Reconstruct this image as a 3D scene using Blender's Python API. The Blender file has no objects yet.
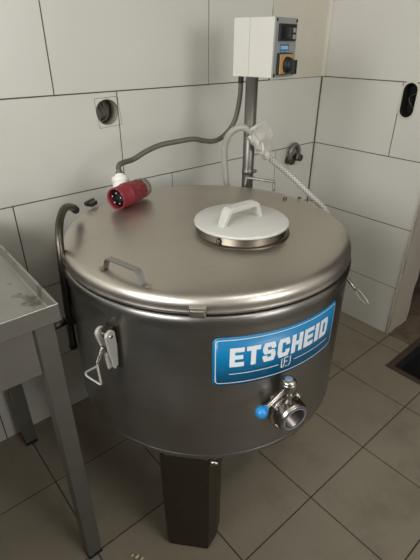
import bpy, bmesh, math, random
from mathutils import Vector, Matrix
random.seed(4)
sc = bpy.context.scene
col = sc.collection
PI = math.pi
cos, sin, rad = math.cos, math.sin, math.radians

# ------------------------------------------------------------------ materials
def lin(c):
    return tuple(((v / 255) / 12.92 if v / 255 <= .04045 else ((v / 255 + .055) / 1.055) ** 2.4) for v in c)
def mat(name, rgb, rough=.5, metal=0., noise=0., nscale=8., bump=0., bscale=60., stretch=None, dirt=None, dscale=4., dlo=.55, dhi=.75, coat=0., trans=0., rnoise=0.):
    m = bpy.data.materials.new(name); m.use_nodes = True
    nt = m.node_tree; b = nt.nodes['Principled BSDF']
    c = lin(rgb)
    b.inputs['Base Color'].default_value = (*c, 1)
    b.inputs['Roughness'].default_value = rough
    b.inputs['Metallic'].default_value = metal
    b.inputs['Coat Weight'].default_value = coat
    b.inputs['Transmission Weight'].default_value = trans
    tc = nt.nodes.new('ShaderNodeTexCoord')
    src = tc.outputs['Object']
    if stretch:
        mp = nt.nodes.new('ShaderNodeMapping'); mp.inputs['Scale'].default_value = stretch
        nt.links.new(src, mp.inputs['Vector']); src2 = mp.outputs['Vector']
    else: src2 = src
    last = None
    if noise:
        n = nt.nodes.new('ShaderNodeTexNoise'); n.inputs['Scale'].default_value = nscale; n.inputs['Detail'].default_value = 6
        nt.links.new(src2 if stretch else src, n.inputs['Vector'])
        mx = nt.nodes.new('ShaderNodeMix'); mx.data_type = 'RGBA'
        mx.inputs['A'].default_value = (*[v * (1 - noise) for v in c], 1)
        mx.inputs['B'].default_value = (*[min(1, v * (1 + noise)) for v in c], 1)
        nt.links.new(n.outputs['Fac'], mx.inputs['Factor']); last = mx.outputs['Result']
    if dirt:
        n = nt.nodes.new('ShaderNodeTexNoise'); n.inputs['Scale'].default_value = dscale; n.inputs['Detail'].default_value = 8; n.inputs['Roughness'].default_value = .65
        nt.links.new(src, n.inputs['Vector'])
        r = nt.nodes.new('ShaderNodeMapRange'); r.inputs['From Min'].default_value = dlo; r.inputs['From Max'].default_value = dhi
        nt.links.new(n.outputs['Fac'], r.inputs['Value'])
        mx = nt.nodes.new('ShaderNodeMix'); mx.data_type = 'RGBA'
        if last: nt.links.new(last, mx.inputs['A'])
        else: mx.inputs['A'].default_value = (*c, 1)
        mx.inputs['B'].default_value = (*lin(dirt), 1)
        nt.links.new(r.outputs['Result'], mx.inputs['Factor']); last = mx.outputs['Result']
    if last: nt.links.new(last, b.inputs['Base Color'])
    if rnoise:
        n = nt.nodes.new('ShaderNodeTexNoise'); n.inputs['Scale'].default_value = 6; n.inputs['Detail'].default_value = 5
        nt.links.new(src, n.inputs['Vector'])
        r = nt.nodes.new('ShaderNodeMapRange'); r.inputs['From Min'].default_value = .3; r.inputs['From Max'].default_value = .7
        r.inputs['To Min'].default_value = rough - rnoise; r.inputs['To Max'].default_value = rough + rnoise
        nt.links.new(n.outputs['Fac'], r.inputs['Value']); nt.links.new(r.outputs['Result'], b.inputs['Roughness'])
    if bump:
        n = nt.nodes.new('ShaderNodeTexNoise'); n.inputs['Scale'].default_value = bscale; n.inputs['Detail'].default_value = 4
        nt.links.new(src2, n.inputs['Vector'])
        bp = nt.nodes.new('ShaderNodeBump'); bp.inputs['Strength'].default_value = bump; bp.inputs['Distance'].default_value = .002
        nt.links.new(n.outputs['Fac'], bp.inputs['Height']); nt.links.new(bp.outputs['Normal'], b.inputs['Normal'])
    return m
M = {}
M['tile'] = mat('glazed wall tile', (202, 199, 189), .33, noise=.05, nscale=3, bump=.02, bscale=9)
M['tile_back'] = mat('wall grout', (92, 84, 72), .9, noise=.2, nscale=40)
M['plaster'] = mat('cream plaster', (196, 190, 174), .75, noise=.08, nscale=10, bump=.25, bscale=40)
M['blocker'] = mat('dark cabinet laminate', (70, 66, 60), .5, noise=.05)  # finish of the unseen light blocker added beyond the table
M['blockertop'] = mat('cabinet worktop', (90, 86, 80), .5, noise=.1)
M['jamb'] = mat('door jamb plaster', (176, 166, 150), .7, noise=.12, nscale=9, bump=.3, bscale=30, dirt=(110, 98, 80), dscale=9, dlo=.62, dhi=.8)
M['floor'] = mat('floor tile', (128, 119, 102), .5, noise=.09, nscale=7, bump=.05, bscale=60, dirt=(104, 95, 79), dscale=6, dlo=.5, dhi=.85)
M['concrete'] = mat('brown worn concrete', (108, 92, 74), .8, noise=.15, nscale=14, bump=.3, bscale=60, dirt=(78, 64, 50), dscale=12, dlo=.45, dhi=.7)
M['grout'] = mat('floor grout', (66, 54, 42), .95, noise=.2, nscale=30)
M['paint'] = mat('room paint', (170, 167, 160), .8, noise=.05)
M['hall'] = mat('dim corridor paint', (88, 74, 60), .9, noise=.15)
M['steel'] = mat('brushed stainless steel', (150, 147, 142), .36, 1., noise=.07, nscale=5, stretch=(1, 1, 14), bump=.04, bscale=70, rnoise=.04)
nt = M['steel'].node_tree; tg = nt.nodes.new('ShaderNodeTangent'); tg.direction_type = 'RADIAL'; tg.axis = 'Z'
nt.links.new(tg.outputs['Tangent'], nt.nodes['Principled BSDF'].inputs['Tangent'])
nt.nodes['Principled BSDF'].inputs['Anisotropic'].default_value = .5; nt.nodes['Principled BSDF'].inputs['Anisotropic Rotation'].default_value = .25
M['lid'] = mat('satin stainless lid', (200, 193, 182), .38, 1., noise=.06, nscale=6, dirt=(184, 176, 164), dscale=9, dlo=.55, dhi=.8, rnoise=.06)
M['neck'] = mat('bronzed stainless neck', (112, 104, 92), .36, 1., noise=.06)
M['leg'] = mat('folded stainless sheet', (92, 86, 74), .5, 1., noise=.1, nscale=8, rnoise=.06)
M['rod'] = mat('dark stainless rod', (92, 86, 78), .38, 1., noise=.1, nscale=20)
M['tablesteel'] = mat('worn table steel', (164, 162, 156), .38, .95, noise=.10, nscale=14, dirt=(118, 114, 104), dscale=11, dlo=.57, dhi=.63, bump=.03)
M['tableleg'] = mat('table leg steel', (140, 138, 132), .5, 1., noise=.12, nscale=14)
M['bright'] = mat('polished fitting steel', (176, 170, 162), .27, 1., noise=.05)
M['bore'] = mat('dark pipe bore', (120, 114, 108), .35, 1.)
M['seal'] = mat('blue grey seal', (112, 132, 144), .5)
M['latchgrey'] = mat('pale cast latch metal', (182, 180, 170), .45, .35, noise=.06)
M['dark'] = mat('dark void', (14, 13, 12), .9)
M['rubber'] = mat('black rubber', (22, 21, 20), .7)
M['plastic'] = mat('milky plastic', (198, 196, 188), .38, noise=.04, nscale=5)
M['plastic'].node_tree.nodes['Principled BSDF'].inputs['Subsurface Weight'].default_value = .25
M['plastic'].node_tree.nodes['Principled BSDF'].inputs['Subsurface Radius'].default_value = (.02, .02, .018)
M['white'] = mat('white plastic', (232, 228, 218), .4, noise=.02)
M['boxwhite'] = mat('white enamelled box', (206, 203, 193), .45, noise=.02)
M['boxgrey'] = mat('grey front panel', (150, 150, 146), .45, noise=.04)
M['black'] = mat('black plastic', (18, 20, 20), .6)
M['screen'] = mat('dark display glass', (12, 18, 18), .12)
M['ochre'] = mat('ochre switch plate', (190, 146, 88), .5, noise=.06)
M['bluemark'] = mat('blue label film', (0, 114, 162), .35, noise=.03)
M['whitemark'] = mat('white label print', (226, 230, 232), .4)
M['blueball'] = mat('blue plastic ball', (38, 136, 204), .3, coat=.3)
M['red'] = mat('red plug plastic', (124, 36, 44), .42, noise=.1, nscale=20)
M['rubbergrey'] = mat('grey worn plastic', (118, 112, 98), .55, noise=.15, nscale=20)
M['cable'] = mat('grey cable sheath', (86, 81, 72), .5, noise=.08, nscale=30)
M['hose'] = mat('off white hose', (156, 153, 142), .45, noise=.06, nscale=20)
M['tape'] = mat('crumpled foil tape', (206, 202, 192), .5, .3, noise=.15, nscale=25, bump=.5, bscale=80)
M['crumb'] = mat('pale crumb', (196, 186, 150), .8)
M['conduit'] = mat('grey steel conduit', (122, 120, 113), .42, .85, noise=.12, nscale=12, stretch=(1, 1, .2))
def braid_mat():
    m = mat('braided clear hose', (168, 164, 152), .4); nt = m.node_tree; b = nt.nodes['Principled BSDF']
    uv = nt.nodes.new('ShaderNodeUVMap')
    outs = []
    for s in (1, -1):
        mp = nt.nodes.new('ShaderNodeMapping'); mp.inputs['Scale'].default_value = (100, 6 * s, 1)
        w = nt.nodes.new('ShaderNodeTexWave'); w.wave_type = 'BANDS'; w.bands_direction = 'DIAGONAL'; w.inputs['Scale'].default_value = .5
        nt.links.new(uv.outputs['UV'], mp.inputs['Vector']); nt.links.new(mp.outputs['Vector'], w.inputs['Vector']); outs.append(w.outputs['Fac'])
    mx = nt.nodes.new('ShaderNodeMath'); mx.operation = 'MAXIMUM'
    nt.links.new(outs[0], mx.inputs[0]); nt.links.new(outs[1], mx.inputs[1])
    cm = nt.nodes.new('ShaderNodeMix'); cm.data_type = 'RGBA'
    cm.inputs['A'].default_value = (*lin((96, 92, 84)), 1); cm.inputs['B'].default_value = (*lin((202, 198, 188)), 1)
    nt.links.new(mx.outputs[0], cm.inputs['Factor']); nt.links.new(cm.outputs['Result'], b.inputs['Base Color'])
    return m
M['braid'] = braid_mat()

# ------------------------------------------------------------------ mesh builder
class MB:
    def __init__(s): s.v = []; s.f = []; s.sm = []; s.mi = []; s.uv = {}
    def add(s, vs, fs, smooth=False, mi=0):
        o = len(s.v); s.v += [tuple(v) for v in vs]
        for f in fs: s.f.append(tuple(i + o for i in f)); s.sm.append(smooth); s.mi.append(mi)
        return o
    def box(s, a, b, mi=0, X=None):
        (x0, y0, z0), (x1, y1, z1) = a, b
        vs = [(x0, y0, z0), (x1, y0, z0), (x1, y1, z0), (x0, y1, z0), (x0, y0, z1), (x1, y0, z1), (x1, y1, z1), (x0, y1, z1)]
        if X: vs = [X @ Vector(v) for v in vs]
        s.add(vs, [(0, 3, 2, 1), (4, 5, 6, 7), (0, 1, 5, 4), (1, 2, 6, 5), (2, 3, 7, 6), (3, 0, 4, 7)], False, mi)
    def hexa(s, vs, mi=0):
        s.add(vs, [(0, 3, 2, 1), (4, 5, 6, 7), (0, 1, 5, 4), (1, 2, 6, 5), (2, 3, 7, 6), (3, 0, 4, 7)], False, mi)
    def lathe(s, prof, X=None, n=64, smooth=True, closed=False, mi=0):
        vs = []; fs = []
        for r, z in prof:
            for k in range(n):
                t = 2 * PI * k / n; vs.append(Vector((r * cos(t), r * sin(t), z)))
        if X: vs = [X @ v for v in vs]
        m = len(prof)
        for i in range(m if closed else m - 1):
            j = (i + 1) % m
            for k in range(n):
                k2 = (k + 1) % n
                fs.append((i * n + k, i * n + k2, j * n + k2, j * n + k))
        s.add(vs, fs, smooth, mi)
    def cyl(s, a, b, r, r2=None, n=24, bev=0., mi=0):
        a = Vector(a); b = Vector(b); L = (b - a).length; r2 = r if r2 is None else r2
        e = min(bev, L * .4)
        p = [(0, 0), (r - e, 0), (r, e), (r2, L - e), (r2 - e, L), (0, L)] if bev else [(0, 0), (r, 0), (r, 0), (r2, L), (r2, L), (0, L)]
        s.lathe(p, frame(a, b - a), n, True, mi=mi)
    def tube(s, pts, r, n=14, sub=6, radii=None, caps=True, flat=1.):
        P = smooth_path(pts, sub) if sub > 1 else [Vector(p) for p in pts]
        m = len(P); vs = []; uvs = []
        t0 = (P[1] - P[0]).normalized(); up = Vector((0, 0, 1)) if abs(t0.z) < .9 else Vector((1, 0, 0))
        nrm = (up - t0 * up.dot(t0)).normalized(); L = 0
        for i, p in enumerate(P):
            t = (P[min(i + 1, m - 1)] - P[max(i - 1, 0)]).normalized()
            nrm = (nrm - t * nrm.dot(t)).normalized(); bi = t.cross(nrm)
            if i: L += (p - P[i - 1]).length
            rr = r if radii is None else radii(i / (m - 1))
            for k in range(n):
                a = 2 * PI * k / n; vs.append(p + nrm * cos(a) * rr * flat + bi * sin(a) * rr); uvs.append((L, k / n))
        fs = []
        for i in range(m - 1):
            for k in range(n):
                k2 = (k + 1) % n; fs.append((i * n + k, i * n + k2, (i + 1) * n + k2, (i + 1) * n + k))
        o = s.add(vs, fs, True)
        for i, uv in enumerate(uvs): s.uv[o + i] = uv
        if caps: s.add([vs[k] for k in range(n)], [tuple(range(n))[::-1]]); s.add(vs[-n:], [tuple(range(n))])
    def strap(s, pts, w, th, wdir):           # flat bar following pts, width w along wdir
        P = [Vector(p) for p in pts]; wd = Vector(wdir).normalized() * w / 2; vs = []; m = len(P)
        for i, p in enumerate(P):
            t = (P[min(i + 1, m - 1)] - P[max(i - 1, 0)]).normalized(); nn = t.cross(wd).normalized() * th / 2
            vs += [p - wd - nn, p + wd - nn, p + wd + nn, p - wd + nn]
        fs = [(0, 1, 2, 3), (4 * m - 1, 4 * m - 2, 4 * m - 3, 4 * m - 4)]
        for i in range(m - 1):
            for k in range(4): k2 = (k + 1) % 4; fs.append((4 * i + k, 4 * i + 4, 4 * i + 4 + k2 if False else 4 * (i + 1) + k2, 4 * i + k2)) if False else fs.append((4 * i + k, 4 * (i + 1) + k, 4 * (i + 1) + k2, 4 * i + k2))
        s.add(vs, fs)
    def sphere(s, c, r, n=20, sc_=(1, 1, 1)):
        prof = [(r * sin(PI * i / n), -r * cos(PI * i / n)) for i in range(n + 1)]
        X = Matrix.Translation(c) @ Matrix.Diagonal((*sc_, 1)); s.lathe(prof, X, 2 * n)
    def prism(s, poly, z0, z1, X=None, mi=0):
        n = len(poly); vs = [Vector((x, y, z0)) for x, y in poly] + [Vector((x, y, z1)) for x, y in poly]
        if X: vs = [X @ v for v in vs]
        s.add(vs, [tuple(range(n))[::-1], tuple(range(n, 2 * n))] + [(k, (k + 1) % n, n + (k + 1) % n, n + k) for k in range(n)], False, mi)
    def build(s, name, m, parent=None, bevel=0., seg=2):
        me = bpy.data.meshes.new(name); off = Vector(parent['_o']) if parent is not None and '_o' in parent else Vector((0, 0, 0))
        me.from_pydata([Vector(v) for v in s.v], [], s.f)
        for p, q, i in zip(me.polygons, s.sm, s.mi): p.use_smooth = q; p.material_index = i
        for mm in (m if isinstance(m, (list, tuple)) else [m]): me.materials.append(M[mm])
        if s.uv:
            ul = me.uv_layers.new()
            for lp in me.loops:
                if lp.vertex_index in s.uv: ul.data[lp.index].uv = s.uv[lp.vertex_index]
        bm = bmesh.new(); bm.from_mesh(me)
        bmesh.ops.remove_doubles(bm, verts=bm.verts, dist=1e-6)
        bmesh.ops.recalc_face_normals(bm, faces=bm.faces)
        if bevel:
            es = [e for e in bm.edges if len(e.link_faces) == 2 and e.calc_face_angle(0) > .5]
            bmesh.ops.bevel(bm, geom=es, offset=bevel, segments=seg, affect='EDGES', profile=.5)
        bm.to_mesh(me); bm.free()
        o = bpy.data.objects.new(name, me); col.objects.link(o)
        if parent is not None:
            o.parent = parent
            w = world_loc(parent); me.transform(Matrix.Translation(-w))
        return o
def world_loc(o):
    w = Vector((0, 0, 0))
    while o: w += o.location; o = o.parent
    return w
def frame(o, d):
    d = Vector(d).normalized(); up = Vector((0, 0, 1)) if abs(d.z) < .95 else Vector((1, 0, 0))
    x = up.cross(d).normalized(); y = d.cross(x)
    return Matrix.Translation(Vector(o)) @ Matrix((x, y, d)).transposed().to_4x4()
def smooth_path(pts, sub):
    P = [Vector(p) for p in pts]; P = [P[0] * 2 - P[1]] + P + [P[-1] * 2 - P[-2]]; out = []
    for i in range(1, len(P) - 2):
        a, b, c, d = P[i - 1], P[i], P[i + 1], P[i + 2]
        for k in range(sub):
            t = k / sub
            out.append(.5 * ((2 * b) + (c - a) * t + (2 * a - 5 * b + 4 * c - d) * t * t + (3 * b - a - 3 * c + d) * t ** 3))
    out.append(P[-2]); return out
def tag(o, label=None, cat=None, group=None, kind=None):
    if label: o['label'] = label
    if cat: o['category'] = cat
    if group: o['group'] = group
    if kind: o['kind'] = kind
    return o
def thing(name, loc, label, cat, group=None):
    o = bpy.data.objects.new(name, None); o.empty_display_size = .05; col.objects.link(o); o.location = loc
    return tag(o, label, cat, group)
def struct(mb, name, m, label=None, cat=None, **k):
    o = mb.build(name, m, **k); return tag(o, label, cat, kind='structure')

# ------------------------------------------------------------------ setting
XL, YR, ZC, XH = -3.4, -3.3, 2.6, 1.7          # far ends of the room
ZROW = [0] + [.2635 + .3 * k for k in range(8)]
G = .0021
def boolean(o, cutter_mb):
    c = cutter_mb.build('cutter', 'dark'); c.hide_render = True
    md = o.modifiers.new('b', 'BOOLEAN'); md.object = c; md.solver = 'EXACT'; md.operation = 'DIFFERENCE'
    dg = bpy.context.evaluated_depsgraph_get(); me = bpy.data.meshes.new_from_object(o.evaluated_get(dg))
    o.modifiers.clear(); old = o.data; o.data = me; bpy.data.meshes.remove(old); cm = c.data; bpy.data.objects.remove(c); bpy.data.meshes.remove(cm)
def join_mesh(a, b):
    bm = bmesh.new(); bm.from_mesh(a.data); off = len(a.data.materials)
    n0 = len(bm.faces)
    bm.from_mesh(b.data); bm.faces.ensure_lookup_table()
    for i in range(n0, len(bm.faces)): bm.faces[i].material_index += off
    for m_ in b.data.materials: a.data.materials.append(m_)
    bm.to_mesh(a.data); bm.free(); me = b.data; bpy.data.objects.remove(b); bpy.data.meshes.remove(me)

# left wall (plane y = 0): big tiles, joints shifted row by row
joints = {0: -1.694, 1: -1.25, 2: -1.4865, 3: -1.094, 4: -1.301, 5: -1.09, 6: -1.3, 7: -1.1}
mb = MB()
for k in range(8):
    z0, z1 = ZROW[k], min(ZROW[k + 1], ZC)
    x = joints[k] - .6 * 6
    end = -.372 if k >= 4 else 0
    while x < end:
        a, b = max(x, XL), min(x + .6, end)
        if b > XL + .01 and b - a > .01: mb.box((a + G, 0, z0 + G), (b - G if b < end - .001 else b, .012, z1 - G))
        x += .6
wl = mb.build('wall_left', 'tile')
circ = lambda r, n=40, sx=1, sy=1: [(r * sx * cos(2 * PI * i / n), r * sy * sin(2 * PI * i / n)) for i in range(n)]
XY = lambda c: Matrix.Translation(c) @ Matrix(((1, 0, 0, 0), (0, 0, 1, 0), (0, 1, 0, 0), (0, 0, 0, 1)))   # local xy -> world xz
YZ = lambda c: Matrix.Translation(c) @ Matrix(((0, 0, 1, 0), (1, 0, 0, 0), (0, 1, 0, 0), (0, 0, 0, 1)))   # local xy -> world yz
HC = (-1.134, 0, 1.103)
cut = MB(); hole_poly = [(.0400 * cos(t) * (1 + .03 * sin(3 * t)), .0405 * sin(t) * (1 + .03 * cos(2 * t))) for t in [2 * PI * i / 40 for i in range(40)]]
cut.prism(hole_poly, -.02, .055, XY(HC)); boolean(wl, cut)
sb = MB(); sb.box((XL, .0022, 0), (.12, .12, ZC)); slab = sb.build('slab', 'tile_back')
cut = MB(); cut.prism(hole_poly, -.02, .055, XY(HC)); boolean(slab, cut)
join_mesh(wl, slab)
# plastered strip above the tiles next to the corner
mb = MB()
edge = [(-.372 + .004 * sin(k * 2.1) + .003 * sin(k * 5.3), ZROW[4] + (ZC - ZROW[4]) * k / 24) for k in range(25)]
poly = [(0, ZC), (0, ZROW[4])] + [(-.09 * k, ZROW[4] + .0015 * sin(k * 3)) for k in (1, 2, 3, 4)] + edge[1:]
mb.prism(poly, -.0035, .003, XY((0, 0, 0)))
p2 = mb.build('plaster', 'plaster', bevel=.001); join_mesh(wl, p2)
tag(wl, kind='structure')

# right wall (plane x = 0), ends at the doorway
JY = -.585
mb = MB()
jr = {0: 0, 1: 0, 2: 0, 3: -.402, 4: 0, 5: -.3, 6: 0, 7: 0}
for k in range(8):
    z0, z1 = ZROW[k], min(ZROW[k + 1], ZC); top = k >= 5
    y = jr[k]
    ys = sorted({0, y, y - .6, JY}, reverse=True); ys = [q for q in ys if q >= JY]
    for a, b in zip(ys, ys[1:]):
        if a - b > .02: mb.box((0, b + (G if b > JY else 0), z0 + G), (.012, a - G, z1 - G))
wr = mb.build('wall_right', 'tile')
SC = (0, -.438, 1.096)
def stadium(w, h, n=12):
    return [(w * cos(t), (h - w) + w * sin(t)) for t in [PI * i / n for i in range(n + 1)]] + [(-w * cos(t), -(h - w) - w * sin(t)) for t in [PI * i / n for i in range(n + 1)]]
cut = MB(); cut.prism(stadium(.030, .066), -.02, .062, YZ(SC)); boolean(wr, cut)
sb = MB(); sb.box((.0022, JY + .003, 0), (.185, 0, ZC)); slab = sb.build('slab', 'tile_back')
cut = MB(); cut.prism(stadium(.030, .066), -.02, .062, YZ(SC)); boolean(slab, cut)
join_mesh(wr, slab); tag(wr, kind='structure')
# door jamb: rough plaster face of the wall end, thick and a little uneven
mb = MB()
nz, nx = 40, 6
vs = []
for i in range(nz + 1):
    z = ZC * i / nz
    for j in range(nx + 1):
        x = .001 + .192 * j / nx + (0 if j < nx else .004 * sin(i * 1.7))
        vs.append((x, JY - .004 - .0022 * sin(i * 2.3 + j * 1.9) - (.003 * random.random() if i < 3 else 0), z))
fs = [(i * (nx + 1) + j, i * (nx + 1) + j + 1, (i + 1) * (nx + 1) + j + 1, (i + 1) * (nx + 1) + j) for i in range(nz) for j in range(nx)]
mb.add(vs, fs, True); mb.box((.001, JY - .002, 0), (.193, JY + .003, ZC))
struct(mb, 'trim_1', 'jamb')
mb = MB(); mb.tube([(-.002, JY + .004, 0), (-.001, JY - .0, ZC * .5), (-.002, JY + .004, ZC)], .0035, 8, 8); struct(mb, 'trim_2', 'jamb')
# plaster fillet in the corner over the tiles
mb = MB(); pr = [(0, 0), (-.018, -.0036), (-.009, -.0065), (-.0045, -.011), (-.002, -.018)]
mb.prism([(x, y) for x, y in pr], ZROW[4] + .001, ZC); struct(mb, 'trim_3', 'plaster')

mb = MB(); mb.tube([(-.002, -.002, 0), (-.002, -.002, .6), (-.002, -.002, ZROW[4])], .0038, 8, 3); struct(mb, 'trim_6', 'tile_back')

# floor tiles (slightly turned against the walls), cut around the drain channel
OX, OY, SX, SY, TH = -.0968, -.5984, .3073, .298, -.0075
DR = (-.232, -.877, .55, -.708)       # outer frame x0,y0,x1,y1
mb = MB(); GF = .0022
def sub_rect(r, c):
    x0, y0, x1, y1 = r; a0, b0, a1, b1 = c
    if x1 <= a0 or x0 >= a1 or y1 <= b0 or y0 >= b1: return [r]
    out = []
    if x0 < a0: out.append((x0, y0, a0, y1)); x0 = a0
    if x1 > a1: out.append((a1, y0, x1, y1)); x1 = a1
    if y0 < b0: out.append((x0, y0, x1, b0))
    if y1 > b1: out.append((x0, b1, x1, y1))
    return out
Rt = Matrix.Rotation(TH, 4, 'Z')
for i in range(-12, 6):
    for j in range(-10, 4):
        r = (OX + i * SX + GF, OY + j * SY + GF, OX + (i + 1) * SX - GF, OY + (j + 1) * SY - GF)
        r = (max(r[0], XL - .05), max(r[1], YR - .05), min(r[2], .004), min(r[3], .01))
        if r[2] - r[0] < .01 or r[3] - r[1] < .01: continue
        for q in sub_rect(r, DR):
            mb.box((q[0], q[1], -.006), (q[2], q[3], 0))
for v in range(len(mb.v)):
    x, y, z = mb.v[v]
    w = max(0., min(1., (-.30 - x) / .3)) if y < -.5 else 1.
    mb.v[v] = (x, y, z) if True else mb.v[v]
tile_o = mb.build('floor', 'floor')
mb = MB()
for q in sub_rect((.006, YR - .05, XH, .01), DR):
    nx_, ny_ = 24, 40; vs = []
    for a in range(nx_ + 1):
        for b in range(ny_ + 1):
            x = q[0] + (q[2] - q[0]) * a / nx_; y = q[1] + (q[3] - q[1]) * b / ny_
            vs.append((x + (.006 * sin(y * 60) * (a == 0)), y, .0008 * sin(x * 23 + y * 31) - .0002))
    mb.add(vs, [(a * (ny_ + 1) + b, (a + 1) * (ny_ + 1) + b, (a + 1) * (ny_ + 1) + b + 1, a * (ny_ + 1) + b + 1) for a in range(nx_) for b in range(ny_)], True)
th_o = mb.build('threshold', 'concrete')
for v in tile_o.data.vertices:
    x, y, z = v.co
    if not (DR[0] - .001 <= x and DR[1] - .001 <= y <= DR[3] + .001): v.co = (x - TH * -(y - OY) * -1 if False else x + TH * -(y - OY), y + TH * (x - OX), z)
mb = MB()
for q in sub_rect((XL - .05, YR - .05, XH, .01), DR): mb.box((q[0], q[1], -.08), (q[2], q[3], -.0018))
g = mb.build('grout', 'grout'); join_mesh(tile_o, g); join_mesh(tile_o, th_o); tag(tile_o, kind='structure')

mb = MB(); mb.box((XL - .05, YR - .05, ZC), (XH, .12, ZC + .05)); struct(mb, 'ceiling', 'paint')
RX0, RX1, RZ0, RZ1 = -1.5, -.5, 1.1, 2.2
mb = MB(); mb.box((XL - .05, YR - .2, -.05), (XH, YR, RZ0)); mb.box((XL - .05, YR - .2, RZ1), (XH, YR, ZC)); mb.box((XL - .05, YR - .2, RZ0), (RX0, YR, RZ1)); mb.box((RX1, YR - .2, RZ0), (XH, YR, RZ1)); struct(mb, 'wall_rear', 'paint')
w2 = bpy.data.objects.new('window_2', None); col.objects.link(w2); w2.location = ((RX0 + RX1) / 2, YR - .1, RZ0); w2['kind'] = 'structure'
mb = MB(); f = .05; ya, yb = YR - .13, YR - .08
mb.box((RX0, ya, RZ0), (RX1, yb, RZ0 + f)); mb.box((RX0, ya, RZ1 - f), (RX1, yb, RZ1)); mb.box((RX0, ya, RZ0 + f), (RX0 + f, yb, RZ1 - f)); mb.box((RX1 - f, ya, RZ0 + f), (RX1, yb, RZ1 - f)); mb.build('window_frame', 'white', w2)
mb = MB(); mb.box((0, YR, 0), (.185, -1.55, ZC)); mb.box((0, -1.55, 2.1), (.185, JY - .01, ZC)); struct(mb, 'wall_front', 'paint')
mb = MB(); mb.box((XH, YR, 0), (XH + .05, .12, ZC)); mb.box((.186, .0, 0), (XH, .12, ZC)); struct(mb, 'wall_corridor', 'hall')
# side wall with the window that lights the room
WY0, WY1, WZ0, WZ1 = -2.0, -.5, 1.35, 2.4
mb = MB()
mb.box((XL - .2, YR, 0), (XL, .12, WZ0)); mb.box((XL - .2, YR, WZ1), (XL, .12, ZC)); mb.box((XL - .2, YR, WZ0), (XL, WY0, WZ1)); mb.box((XL - .2, WY1, WZ0), (XL, .12, WZ1))
struct(mb, 'wall_side', 'paint')
w = bpy.data.objects.new('window_1', None); col.objects.link(w); w.location = (XL - .1, (WY0 + WY1) / 2, WZ0); w['kind'] = 'structure'
mb = MB(); f = .05; xa, xb = XL - .13, XL - .08
mb.box((xa, WY0, WZ0), (xb, WY1, WZ0 + f)); mb.box((xa, WY0, WZ1 - f), (xb, WY1, WZ1)); mb.box((xa, WY0, WZ0 + f), (xb, WY0 + f, WZ1 - f)); mb.box((xa, WY1 - f, WZ0 + f), (xb, WY1, WZ1 - f)); ym = (WY0 + WY1) / 2
mb.box((xa, ym - f / 2, WZ0 + f), (xb, ym + f / 2, WZ1 - f)); mb.build('window_frame', 'white', w)

# ------------------------------------------------------------------ tank
CX, CY = -1.151, -.516
R0 = .377
tank = thing('milk_cooling_tank', (CX, CY, 0), 'round stainless steel milk cooling tank on sheet metal legs with a blue name label', 'tank')
T0 = Matrix.Translation((CX, CY, 0))
def onC(r, deg, z): return Vector((CX + r * cos(rad(deg)), CY + r * sin(rad(deg)), z))
mb = MB()
mb.lathe([(0, .384), (.2, .386), (.335, .394), (.355, .399), (.367, .406), (.3745, .416), (R0, .430), (R0, .62), (R0, .795), (.3770, .803), (.3785, .808), (.3805, .815), (.3805, .823), (.3785, .830), (.3755, .8335), (.371, .8335), (.369, .830), (.369, .78), (0, .78)], T0, 160)
body = mb.build('body', 'steel', tank)
mb = MB(); mb.lathe([(.3765, .4275), (.3776, .429), (.3776, .4305), (.3765, .4315)], T0, 160)
mb.build('bottom_weld_bead', 'steel', body)
mb = MB()
mb.lathe([(0, .831), (.367, .831), (.3685, .8375), (.373, .8380), (.3762, .8395), (.3775, .8425), (.3765, .8455), (.3755, .848), (.3757, .854), (.3748, .860), (.3722, .8662), (.3680, .8714), (.3625, .8750), (.354, .8778), (.335, .8812), (.30, .8850), (.2, .8895), (.1, .8920), (0, .893)], T0, 160)
lid = mb.build('lid', 'lid', tank)
# lid carrying handle near the left edge
def strap_handle(name, a, b, zt, w, wd, matn, parent, foot=.012):
    a = Vector(a); b = Vector(b); d = (b - a).normalized(); up = Vector((0, 0, 1)); s_ = (a + b) / 2
    lean = .010
    pts = [a - d * foot, a, a + d * .002 + up * .004, a + d * lean + up * (zt - .005), a + d * (lean + .005) + up * zt, b - d * (lean + .005) + up * zt, b - d * lean + up * (zt - .005), b - d * .002 + up * .004, b, b + d * foot]
    mb = MB(); mb.strap(pts, w, .0032, wd); return mb.build(name, matn, parent, bevel=.0006)
strap_handle('lid_handle', (-1.4875, -.579, .8785), (-1.464, -.690, .8785), .029, .015, (1, .2, 0), 'tablesteel', lid, .014)
mb = MB(); mb.tube([(-.832, -.340, .873), (-.831, -.342, .888), (-.830, -.344, .900), (-.828, -.349, .903), (-.812, -.390, .903), (-.797, -.430, .903), (-.795, -.434, .900), (-.795, -.436, .888), (-.795, -.437, .873)], .0044, 10, 3); mb.build('rear_handle', 'tablesteel', lid)
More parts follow.
